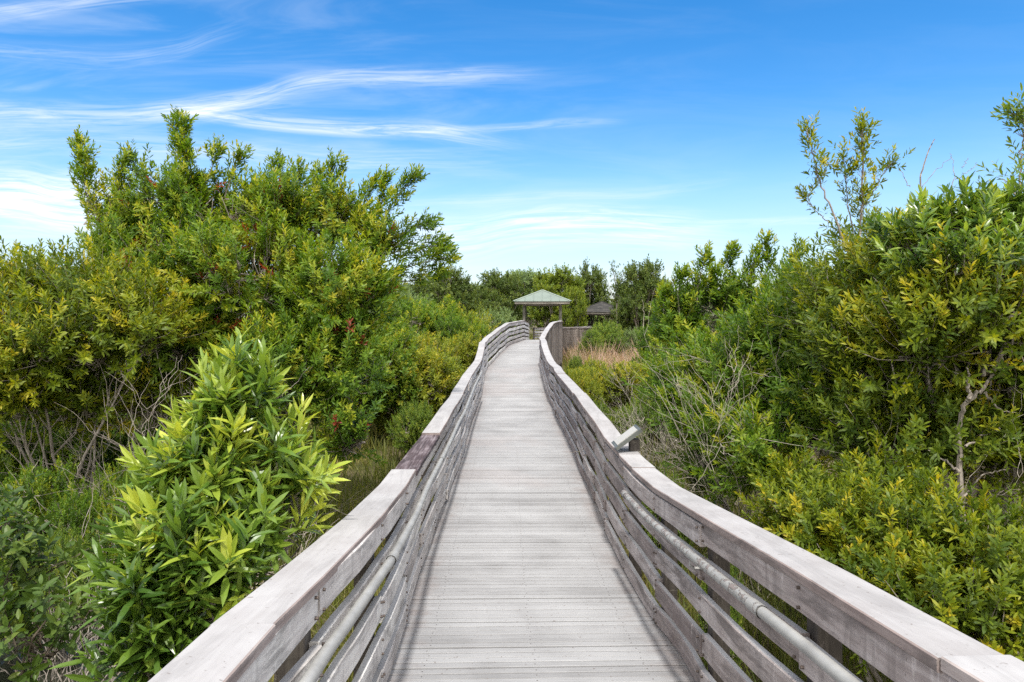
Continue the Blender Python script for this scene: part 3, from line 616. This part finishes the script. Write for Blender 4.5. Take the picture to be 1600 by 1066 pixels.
shrub('shrub', 'low broad leaved shrub in the bottom left corner by the water', 'shrub', ground_at(40, 3.9),
      [LB(40, 900, 4.0, 70, 50), LB(90, 1000, 3.7, 90, 60), LB(-40, 980, 3.8, 80, 80), LB(10, 830, 4.6, 60, 50)],
      NB(60), M_BROAD, M_DKTWIG, leaf=.075, wr=.42, nl=9, per=3, up=.5, blen=(.12, .3), slen=(.12, .2), r0=.014, sub=6, fine=True, open0=80, open1=40, shell=.3)
# --- right
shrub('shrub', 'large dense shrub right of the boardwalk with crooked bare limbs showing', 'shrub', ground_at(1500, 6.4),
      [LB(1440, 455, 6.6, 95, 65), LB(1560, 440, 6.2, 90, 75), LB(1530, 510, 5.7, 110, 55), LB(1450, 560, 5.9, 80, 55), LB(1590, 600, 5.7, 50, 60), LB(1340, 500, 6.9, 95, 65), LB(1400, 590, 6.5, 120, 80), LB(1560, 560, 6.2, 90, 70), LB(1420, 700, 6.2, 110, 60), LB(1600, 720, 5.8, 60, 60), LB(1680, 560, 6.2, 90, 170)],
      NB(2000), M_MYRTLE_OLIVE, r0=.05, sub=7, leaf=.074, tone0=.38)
shrub('shrub', 'dark green shrub in the middle right, left of the large dense one', 'shrub', ground_at(1220, 7.8),
      [LB(1240, 560, 7.8, 75, 65), LB(1150, 620, 8.2, 75, 60), LB(1260, 660, 7.3, 80, 70), LB(1130, 700, 7.8, 60, 55), LB(1200, 740, 7.0, 70, 50), LB(1060, 640, 8.6, 35, 40)],
      NB(1000), M_MYRTLE, leaf=.075, tone0=.40, sub=7)
shrub('shrub', 'yellow tipped low shrub in the bottom right, just over the railing', 'shrub', ground_at(1450, 4.6),
      [LB(1290, 850, 5.2, 85, 50), LB(1410, 870, 4.8, 95, 60), LB(1540, 880, 4.5, 90, 70), LB(1250, 800, 5.6, 45, 38), LB(1500, 980, 4.2, 110, 70), LB(1620, 960, 4.2, 80, 90), LB(1360, 940, 4.6, 80, 55), LB(1380, 790, 5.6, 60, 40)],
      NB(760), M_MYRTLE_OLIVE, leaf=.062, wr=.28, nl=15, per=5, blen=(.2, .42), slen=(.10, .18), tone0=.44, r0=.03)
shrub('shrub', 'loose shrub with upright plumes behind the bare twigs at middle right', 'shrub', ground_at(1130, 11.2),
      [LB(1060, 515, 11.2, 34, 30), LB(1110, 490, 11.3, 38, 30), LB(1175, 475, 11.2, 36, 32), LB(1235, 475, 10.8, 38, 32), LB(1110, 560, 10.8, 65, 35), LB(1200, 545, 10.6, 60, 40), LB(1290, 495, 10.8, 40, 35)],
      NB(620), M_MYRTLE, leaf=.088, tone0=.46, r0=.04, blen=(.2, .45), clump=1.5, thr=-.2, plumes=[(11., p) for p in (
      [(1085, 480), (1088, 440), (1100, 400)], [(1060, 490), (1056, 460), (1064, 430)], [(1130, 470), (1138, 425), (1150, 395)], [(1170, 460), (1174, 425), (1186, 397)], [(1200, 450), (1206, 410), (1200, 378)], [(1225, 450), (1238, 415), (1250, 388)], [(1040, 510), (1036, 480), (1040, 460)], [(1110, 480), (1112, 450), (1118, 432)], [(1285, 480), (1292, 450), (1300, 430)])])
shrub('shrub', 'pale large leaved shrub rising above the dense shrub at upper right', 'shrub', ground_at(1560, 7.2),
      [LB(1440, 385, 5.9, 45, 28), LB(1510, 375, 5.8, 45, 34), LB(1575, 360, 5.8, 40, 35), LB(1400, 395, 6.0, 25, 24), LB(1640, 370, 5.8, 50, 50), LB(1500, 430, 5.7, 90, 45)],
      NB(150), M_BAY, leaf=.115, wr=.24, nl=13, per=3, up=1.1, blen=(.12, .30), slen=(.10, .2), shell=.3, r0=.03, sub=5, fine=True, open0=70, open1=20, tone0=.42)

# --- the sparse slender tree and sprig against the sky, built from drawn limbs
def limbs(name, label, cat, Z, base, lines, mleaf, mbark, r0, dens, leaf, group=None, side=.5):
    rt = empty(name, tuple(base), label, cat, group); tb = Acc(); Bs, Ds, Ls = [], [], []
    for (pts, rad0, lf0) in lines:
        p = np.array([P3(x, y, Z) for x, y in pts]); dz = np.cumsum(R.normal(size=len(p))*.04); p[:, 1] += dz
        t = np.linspace(0, len(p)-1, 6*len(p)); q = np.stack([np.interp(t, np.arange(len(p)), p[:, k]) for k in range(3)], -1)
        q = np.stack([sm(q[:, k], 3) for k in range(3)], -1); q[1:-1] += R.normal(size=(len(q)-2, 3))*.008
        tubes(tb, [q], [np.linspace(rad0, max(.0025, rad0*.25), len(q))], 5)
        m_ = int(dens*np.linalg.norm(np.diff(p, axis=0), axis=1).sum()*(1-lf0))
        for _ in range(m_):
            f = lf0+(1-lf0)*R.random()**.8; i = min(int(f*(len(q)-1)), len(q)-2); ax = nrm(q[i+1]-q[i]); d = nrm(ax+rdir(1)[0]*.9+np.array((0, 0, .35))); e = q[i]+d*R.uniform(.06, .30)*side*2
            tubes(tb, [[q[i], (q[i]+e)/2+R.normal(size=3)*.01, e]], [[.004, .003, .002]], 3); Bs.append(e); Ds.append(nrm(d+np.array((0, 0, .3)))); Ls.append(R.uniform(.08, .18))
    tb.build('trunk', mbark, rt)
    if Bs:
        lf = Acc(); n = len(Bs); shoots(lf, np.array(Bs), np.array(Ds), np.array(Ls), 9, leaf, .25, np.clip(.5+R.normal(size=n)*.2, 0, .94)); lf.build('foliage', mleaf, rt)
    return rt
limbs('tree', 'slender sparse tree with thin upright stems against the sky at right', 'tree', 9., ground_at(1335, 9.),
      [([(1335, 830), (1333, 600), (1330, 430), (1336, 380), (1340, 290), (1342, 185)], .030, .62), ([(1330, 430), (1300, 350), (1272, 290), (1262, 240), (1255, 205)], .016, .45),
       ([(1336, 380), (1326, 330), (1322, 280), (1318, 240)], .010, .3), ([(1338, 340), (1365, 300), (1380, 270), (1394, 255)], .010, .35), ([(1333, 440), (1350, 400), (1352, 350), (1350, 300)], .010, .3),
       ([(1330, 430), (1316, 400), (1310, 380)], .012, .1), ([(1334, 410), (1350, 380), (1360, 365)], .010, .1), ([(1331, 420), (1345, 400), (1372, 385)], .010, .1), ([(1330, 425), (1325, 380), (1312, 355)], .010, .1),
       ([(1272, 290), (1290, 270), (1296, 250)], .007, .3), ([(1340, 250), (1352, 225), (1358, 205)], .006, .2), ([(1300, 350), (1275, 330), (1262, 300)], .007, .2)], M_MYRTLE_OLIVE, M_BARK, .03, 40, .080, None, .24)
limbs('sapling', 'thin sprig with small leaves rising at the right edge above everything', 'sapling', 6.2, ground_at(1600, 6.2),
      [([(1600, 900), (1600, 500), (1592, 330), (1588, 250), (1595, 205), (1580, 180)], .014, .72), ([(1594, 300), (1610, 250), (1618, 215)], .006, .2), ([(1592, 330), (1575, 300), (1566, 285)], .006, .2)], M_SOFT, M_BARK, .02, 34, .07, None, .22)
limbs('dead_sapling', 'leafless brown twig tree against the sky at the upper right', 'bare tree', 8., ground_at(1440, 8.),
      [([(1450, 800), (1450, 460), (1445, 360), (1422, 295), (1430, 250), (1442, 222)], .018, 1), ([(1422, 295), (1405, 262)], .005, 1), ([(1430, 320), (1450, 280), (1492, 240)], .005, 1), ([(1445, 360), (1490, 310), (1502, 265), (1500, 230)], .007, 1), ([(1502, 265), (1515, 245)], .004, 1), ([(1498, 280), (1530, 262), (1536, 250)], .004, 1)], None, M_BARK, .02, 0, .08)

# --- leafless grey tangles
def tangle(name, label, base, n, reach, spread, mat_, up=(.2, .9), r=.007, levels=2, group=None):
    rt = empty(name, tuple(base), label, 'bare shrub', group); tb = Acc(); b = np.array(base, float)
    d = nrm(np.stack([R.normal(size=n)*spread, R.normal(size=n)*spread, R.uniform(*up, n)], -1)); L = reach*R.uniform(.5, 1, n); t = np.linspace(0, 1, 8)[None, :, None]
    st0 = b+R.normal(size=(n, 3))*(.15, .15, 0); p = st0[:, None]+d[:, None]*L[:, None, None]*t; p[:, 1:] += np.cumsum(R.normal(size=(n, 7, 3))*.022*reach/2, 1); p[:, :, 2] -= (t[..., 0]**2)*.12*reach*R.random(n)[:, None]
    tubes(tb, p, np.linspace(r*1.6, r*.5, 8)[None]*R.uniform(.6, 1.3, n)[:, None], 4)
    for lv in range(levels):
        m_ = n*3; i = R.integers(0, len(p), m_); j = R.integers(2, 8, m_); s0 = p[i, j]; dd = nrm(nrm(p[i, j]-p[i, j-1])+rdir(m_)*.75); L2 = reach*R.uniform(.12, .4, m_)*(.8**lv)
        q = s0[:, None]+dd[:, None]*L2[:, None, None]*t[:, ::1]; q[:, 1:] += np.cumsum(R.normal(size=(m_, 7, 3))*.012*reach/2, 1)
        tubes(tb, q, np.linspace(r*.6, r*.22, 8)[None].repeat(m_, 0), 3); p = q; n = m_ if lv == 0 else n
    tb.build('branches', mat_, rt); return rt
tangle('bare_shrub', 'leafless grey twigs fanning out under the tall shrub at left', ground_at(280, 7.4), 34, 2.5, .8, M_BARK, (.35, 1.1), .0045, 3)
tangle('bare_shrub', 'grey bare twigs over the water behind the near bright green shrub', ground_at(130, 4.9), 40, 1.7, .7, M_BARK, (.3, 1), .005)
tangle('bare_shrub', 'tangle of pale dead twigs outside the right railing past the sign', ground_at(1035, 11.5), 50, 1.9, .6, M_TWIG, (.5, 1.2), .0045, 3)
tangle('bare_shrub', 'pale dead twigs between the plumed shrub and the dark green one', ground_at(1180, 7.3), 26, 2.7, .42, M_TWIG, (.8, 1.4), .0042, 3)
tangle('bare_shrub', 'thin pale dead twigs in front of the large dense shrub', ground_at(1400, 6.1), 18, 2.4, .42, M_TWIG, (.7, 1.3), .0036, 3)
limbs('dead_tree', 'crooked grey dead tree standing inside the large dense shrub', 'dead tree', 5.5, ground_at(1500, 5.5),
      [([(1505, 1000), (1502, 800), (1505, 680), (1512, 630), (1540, 610), (1562, 590), (1570, 560)], .027, 1), ([(1512, 630), (1505, 600), (1500, 570)], .02, 1), ([(1562, 590), (1570, 540), (1590, 510), (1610, 500)], .018, 1), ([(1503, 740), (1480, 720), (1450, 700)], .012, 1), ([(1504, 700), (1545, 680), (1590, 660)], .012, 1),
       ([(1502, 800), (1470, 770), (1440, 735), (1400, 720)], .012, 1), ([(1502, 780), (1540, 740), (1580, 735)], .010, 1), ([(1540, 610), (1560, 640), (1600, 650)], .010, 1)], None, M_BARK, .03, 0, .08)

# --- mid distance shrubs: four kinds, then copies
def proto(name, label, cat, mleaf, nb, leaf, lobes, **kw): return shrub(name, label, cat, (0, 0, 0), lobes, nb, mleaf, leaf=leaf, **kw)
def dome(h, r, n, seed):
    g = np.random.default_rng(seed); L = [(np.array((0, 0, h*.5)), (r*.75, r*.75, h*.36))]
    for i in range(n):
        a_ = i*2.4+g.random(); q = r*(.35+.35*g.random()); L.append((np.array((q*math.cos(a_), q*math.sin(a_), h*(.32+.42*g.random()))), (r*(.3+.16*g.random()),)*2+(h*(.16+.12*g.random()),)))
    return L
def copy_tree(o):
    c = o.copy(); COL.objects.link(c)
    for ch in o.children:
        d = ch.copy(); COL.objects.link(d); d.parent = c
    return c
used = {}
def put(pr, x, y, sc, rz, label, sz=None, z=0., group=None):
    if pr.name not in used: o = pr; used[pr.name] = 1
    else: o = copy_tree(pr)
    o.location = (x, y, z-.05); o.rotation_euler = (0, 0, rz); o.scale = (sc, sc, sz or sc); o['label'] = label
    if group: o['group'] = group
    return o
SH = dict(nl=9, per=5, blen=(.18, .45), slen=(.10, .2), wr=.34, r0=.03, sub=5)
pA = proto('shrub', 'x', 'shrub', M_SOFT, NB(900), .075, dome(2.6, 1.35, 8, 1), up=.5, **SH)
pB = proto('shrub', 'x', 'shrub', M_SOFT_YELLOW, NB(900), .075, dome(2.2, 1.45, 9, 2), up=.6, **SH)
pC = proto('shrub', 'x', 'shrub', M_GREY, NB(800), .085, dome(3.2, 1.5, 9, 3), up=.4, **SH)
pD = proto('shrub', 'x', 'shrub', M_MYRTLE, NB(900), .085, dome(3.0, 1.5, 9, 4), up=.8, **SH)
def pq(pr, px, ptop, Z, h0, label, group='shrubs in the marsh beside the boardwalk', wide=1.):
    p = P3(px, ptop, Z); sz = max(.3, (p[2]+.05)/h0); 
    sc = sz*wide; r = sc*(1.5 if pr.name.startswith('shrub') else 3.)+.95; c = np.interp(Z, tt, SX)
    if Z < 44 and abs(p[0]-c) < r: p[0] = c+math.copysign(r, p[0]-c)
    return put(pr, p[0], Z, sz*wide, R.random()*6.28, label, sz, 0, group)
HT = {id(pA): 3.0, id(pB): 2.6, id(pC): 3.6, id(pD): 3.5}
G1 = 'shrubs left of the boardwalk in the middle distance'; G2 = 'shrubs right of the boardwalk in the middle distance'
LM = [(pD, 30, 690, 7.0, .7, 'low dark shrub at the left edge above the water'), (pD, 150, 720, 6.6, .55, 'small dark shrub among the grey twigs at left'), (pA, 95, 780, 5.9, .5, 'small light green shrub among the grey twigs above the water'), (pD, -60, 800, 5.4, .7, 'dark low shrub in the lower left corner'), (pD, 210, 690, 7.4, .6, 'dark shrub between the grey twigs and the near bright shrub'), (pD, 120, 570, 10.2, .8, 'dark shrub behind the grey twigs at left'), (pD, 10, 610, 9.6, .8, 'dark low shrub at the left edge below the olive one'), (pA, 215, 600, 11, .7, 'light green low shrub behind the grey twigs'), (pA, 690, 520, 17, .95, 'feathery light green shrub against the left railing, halfway to the pavilion'), (pB, 640, 500, 16, 1.0, 'yellow green rounded shrub just right of the tall shrub, under its arching branch'),
      (pA, 600, 470, 19, 1.0, 'light green shrub peeping out behind the right side of the tall shrub'), (pB, 715, 500, 23, .95, 'yellow green shrub left of the railing, below the grey willow'),
      (pA, 650, 600, 13.2, .7, 'small light green shrub standing in the grass beyond the dark cap board'), (pD, 725, 470, 29, .9, 'dark shrub rising left of the railing bend'), (pC, 765, 462, 36, .95, 'greyish green willowy shrub left of the green roofed pavilion'),
      (pA, 735, 485, 32, .9, 'light green shrub at the railing bend, in front of the grey willow'), (pD, 660, 440, 30, 1.05, 'dark green shrub behind the arching branch of the tall shrub'), (pB, 690, 455, 33, 1.0, 'yellow green shrub below the dark trees left of centre'),
      (pC, 640, 430, 38, 1.05, 'grey green tall shrub far behind the tall left shrub'), (pA, 790, 480, 46, .9, 'pale shrub seen between the pavilion posts and the left railing'), (pC, 20, 372, 17, 1.1, 'grey green round tree behind the olive shrub at far left'),
      (pD, 95, 382, 20, .9, 'dark tufted shrub peeking over the olive shrub at far left'), (pA, -60, 420, 14, 1.0, 'light green shrub beyond the left picture edge'), (pD, 560, 470, 15, 1.0, 'dark shrub hidden behind the right half of the tall shrub'),
      (pA, 250, 470, 14, 1., 'light green shrub behind the trunk of the tall shrub'), (pD, 420, 480, 13.5, 1., 'dark shrub behind the middle of the tall shrub'), (pA, 715, 560, 20.5, .7, 'low light green shrub touching the left railing below the ramp'), (pB, 655, 545, 20, .9, 'low yellow green shrub behind the one in the grass')]
for pr, px, pt, Z, wd, lab in LM: pq(pr, px, pt, Z, HT[id(pr)], lab, G1, wd)
RM = [(pB, 905, 560, 17.5, .7, 'yellow shrub close to the right railing, just before its bend'), (pB, 955, 548, 19, 1.2, 'broad yellow shrub in front of the pink dry grass'), (pB, 1010, 552, 20, 1.2, 'yellow green shrub at the right end of the low yellow row'),
      (pA, 900, 540, 24.5, .45, 'small light green shrub at the foot of the brown pickets'), (pA, 935, 605, 13.5, .55, 'low green shrub outside the right railing, nearest in the yellow row'), (pA, 985, 610, 13.5, .7, 'light green shrub behind the pale twig tangle'),
      (pA, 1040, 560, 14, .8, 'light green shrub left of the plumed shrub'), (pD, 1045, 480, 22, .8, 'dark shrub left of the plumed shrub and behind it'), (pA, 948, 486, 40, 1., 'light green shrub hiding the end of the far picket fence'), (pA, 925, 500, 38, .6, 'light shrub in front of the dark roofed pavilion'), (pC, 985, 500, 40, .7, 'greyish shrub right of the dark roofed pavilion'),
      (pD, 1300, 430, 16, 1.1, 'dark shrub behind the slender sparse tree'), (pA, 1180, 470, 17, 1., 'light green shrub behind the plumed shrub'), (pD, 1450, 400, 13, 1., 'dark shrub behind the large dense shrub'), (pC, 1640, 380, 14, 1.2, 'grey green shrub past the right picture edge'),
      (pD, 1110, 620, 9.6, .45, 'small dark shrub right of the sign, behind the railing'), (pA, 1040, 690, 7.4, .42, 'small light green shrub right under the sign'), (pA, 1130, 800, 5.4, .30, 'little light green shrub leaning on the outside of the right railing')]
for pr, px, pt, Z, wd, lab in RM: pq(pr, px, pt, Z, HT[id(pr)], lab, G2, wd)

# --- far trees: four kinds with leaf clumps, then copies
TK = dict(nl=7, per=5, blen=(.4, 1.0), slen=(.3, .5), wr=.5, sub=5, shell=.4)
def treelobes(h, r, n, seed, lowf=.30):
    g = np.random.default_rng(seed); L = []
    for i in range(n):
        a_ = i*2.4+g.random(); f = (i+.5)/n; q = r*(.15+.6*math.sin(math.pi*(f*.8+.15)))*(.6+.5*g.random())
        L.append((np.array((q*math.cos(a_), q*math.sin(a_), h*(lowf+(.92-lowf)*f))), (r*(.30+.14*g.random()),)*2+(h*(.09+.05*g.random()),)))
    return L
tA = proto('tree', 'x', 'tree', M_DARK, NB(700), .20, treelobes(7, 3.0, 11, 5), r0=.12, up=.3, **TK)
tB = proto('tree', 'x', 'tree', M_BRIGHT, NB(700), .20, treelobes(7, 3.0, 11, 6), r0=.10, up=.6, **TK)
tC = proto('tree', 'x', 'tree', M_DARK, NB(500), .18, treelobes(8, 2.0, 12, 7, .35), r0=.10, up=.7, **TK)
tD = proto('tree', 'x', 'tree', M_GREY, NB(700), .18, treelobes(7, 3.2, 11, 8), r0=.10, up=.3, **TK)
TH = {id(tA): 7.6, id(tB): 7.7, id(tC): 8.7, id(tD): 7.6}
G3 = 'trees along the far edge of the marsh'
FT = [(tA, 950, 468, 78, 1.2, 'dark tree directly behind the dark roofed pavilion'), (tD, 905, 470, 72, 1.1, 'dull tree between and behind the two pavilions'), (tB, 985, 480, 74, .8, 'low bright tree just right of the dark roof'), (tA, 705, 415, 55, .9, 'dark rounded tree rising just right of the tall shrub tips'), (tA, 780, 420, 75, 1., 'dark round crowned tree left of the green roof'), (tD, 815, 418, 85, 1.2, 'dull grey green tree behind the dark round one'), (tB, 872, 416, 60, .95, 'bright yellow green tree directly behind the green roof'),
      (tC, 921, 408, 62, .9, 'upright dark green tree right of the bright one'), (tD, 850, 424, 95, 1.3, 'grey tree far behind the bright tree'), (tA, 1003, 403, 48, .75, 'dark spreading tree right of the dark roofed pavilion'), (tC, 1035, 432, 52, .8, 'narrower dark tree beside the spreading one'),
      (tA, 742, 440, 70, 1., 'low dark tree in the dip of the tree line left of centre'), (tA, 985, 440, 58, .7, 'dark tree behind the spreading one'), (tD, 1080, 440, 60, 1., 'grey green tree behind the plumed shrub'), (tB, 895, 445, 56, .6, 'small bright tree between the two pavilions'),
      (tA, 660, 430, 70, 1., 'dark tree behind the tall shrub, second from the centre gap'), (tD, 600, 420, 65, 1., 'grey tree hidden behind the tall shrub'), (tA, 520, 430, 60, 1.1, 'dark tree behind the middle of the tall shrub, far off'), (tC, 420, 430, 60, 1., 'narrow dark tree far behind the tall shrub'),
      (tD, 300, 430, 55, 1.1, 'grey tree far behind the trunk of the tall shrub'), (tA, 150, 410, 50, 1.1, 'dark tree far behind the olive shrub'), (tB, 20, 420, 50, 1.1, 'bright tree far off at the left edge'), (tD, -120, 420, 55, 1.2, 'grey tree beyond the left edge'),
      (tA, 1160, 440, 55, 1.1, 'dark tree far behind the plumed shrub'), (tD, 1260, 430, 50, 1.1, 'grey tree far behind the slender tree'), (tB, 1380, 430, 50, 1., 'bright tree far behind the large dense shrub'), (tA, 1500, 420, 50, 1.1, 'dark tree far behind the dense shrub at right'), (tC, 1640, 420, 50, 1.2, 'narrow dark tree beyond the right edge')]
for pr, px, pt, Z, wd, lab in FT: pq(pr, px, pt, Z, TH[id(pr)], lab, G3, wd)
limbs('dead_tree', 'thin bare tree with a few tufts standing left of the dark spreading tree', 'dead tree', 50., ground_at(962, 50.), [([(966, 560), (964, 480), (962, 440), (957, 417)], .07, .62), ([(963, 450), (972, 435), (974, 425)], .03, .4), ([(964, 470), (952, 452), (950, 440)], .03, .5)], M_DARK, M_BARK, .1, 10, .16, None, 1.1)

# --- grasses
def grass(name, n, xr, yr, h, w, mat_, label_kind='stuff', mask=None, lean=.35, clump=.0):
    x = R.uniform(*xr, n); y = R.uniform(*yr, n)
    if mask is not None: k = mask(x, y); x, y = x[k], y[k]
    n = len(x); d = nrm(np.stack([R.normal(size=n)*lean, R.normal(size=n)*lean, np.ones(n)], -1)); N = nrm(np.stack([R.normal(size=n), R.normal(size=n), np.full(n, .2)], -1)); N = nrm(N-d*(N*d).sum(1, keepdims=True))
    pz = np.stack([x, y, 0*x], -1); hh = h*R.uniform(.45, 1.1, n)*(1+.35*vn(pz, 1.2)); acc = Acc()
    leaves(acc, np.stack([x, y, np.full(n, -.12)], -1), d, N, np.maximum(hh, .1), w*R.uniform(.6, 1.3, n), R.uniform(0, .5, n), np.clip(.5+.3*vn(pz, .8)+R.normal(size=n)*.2, 0, 1))
    return tag(acc.build(name, mat_), kind='stuff')
def off_walk(x, y): c = np.interp(y, tt, SX); return np.abs(x-c) > 1.08
grass('dry_grass', 36000, (3.4, 20), (26, 62), 1.35, .024, M_STRAW, mask=off_walk)
grass('meadow_grass', 26000, (2, 24), (19, 66), .9, .026, M_GRASS, mask=off_walk)
grass('marsh_grass', 16000, (-6, -.5), (9, 24), .55, .016, M_GRASS, mask=off_walk)
grass('bank_grass', 22000, (-9, -1.0), (2.5, 9), .6, .012, M_GRASS, mask=lambda x, y: off_walk(x, y) & (((x+4.6)/2.3)**2+((y-5)/2.6)**2 > .9))
grass('rail_grass', 9000, (1.0, 3.6), (1, 16), .8, .010, M_GRASS, mask=off_walk)
grass('far_grass', 16000, (-30, 45), (30, 85), 1.0, .05, M_GRASS, mask=off_walk)
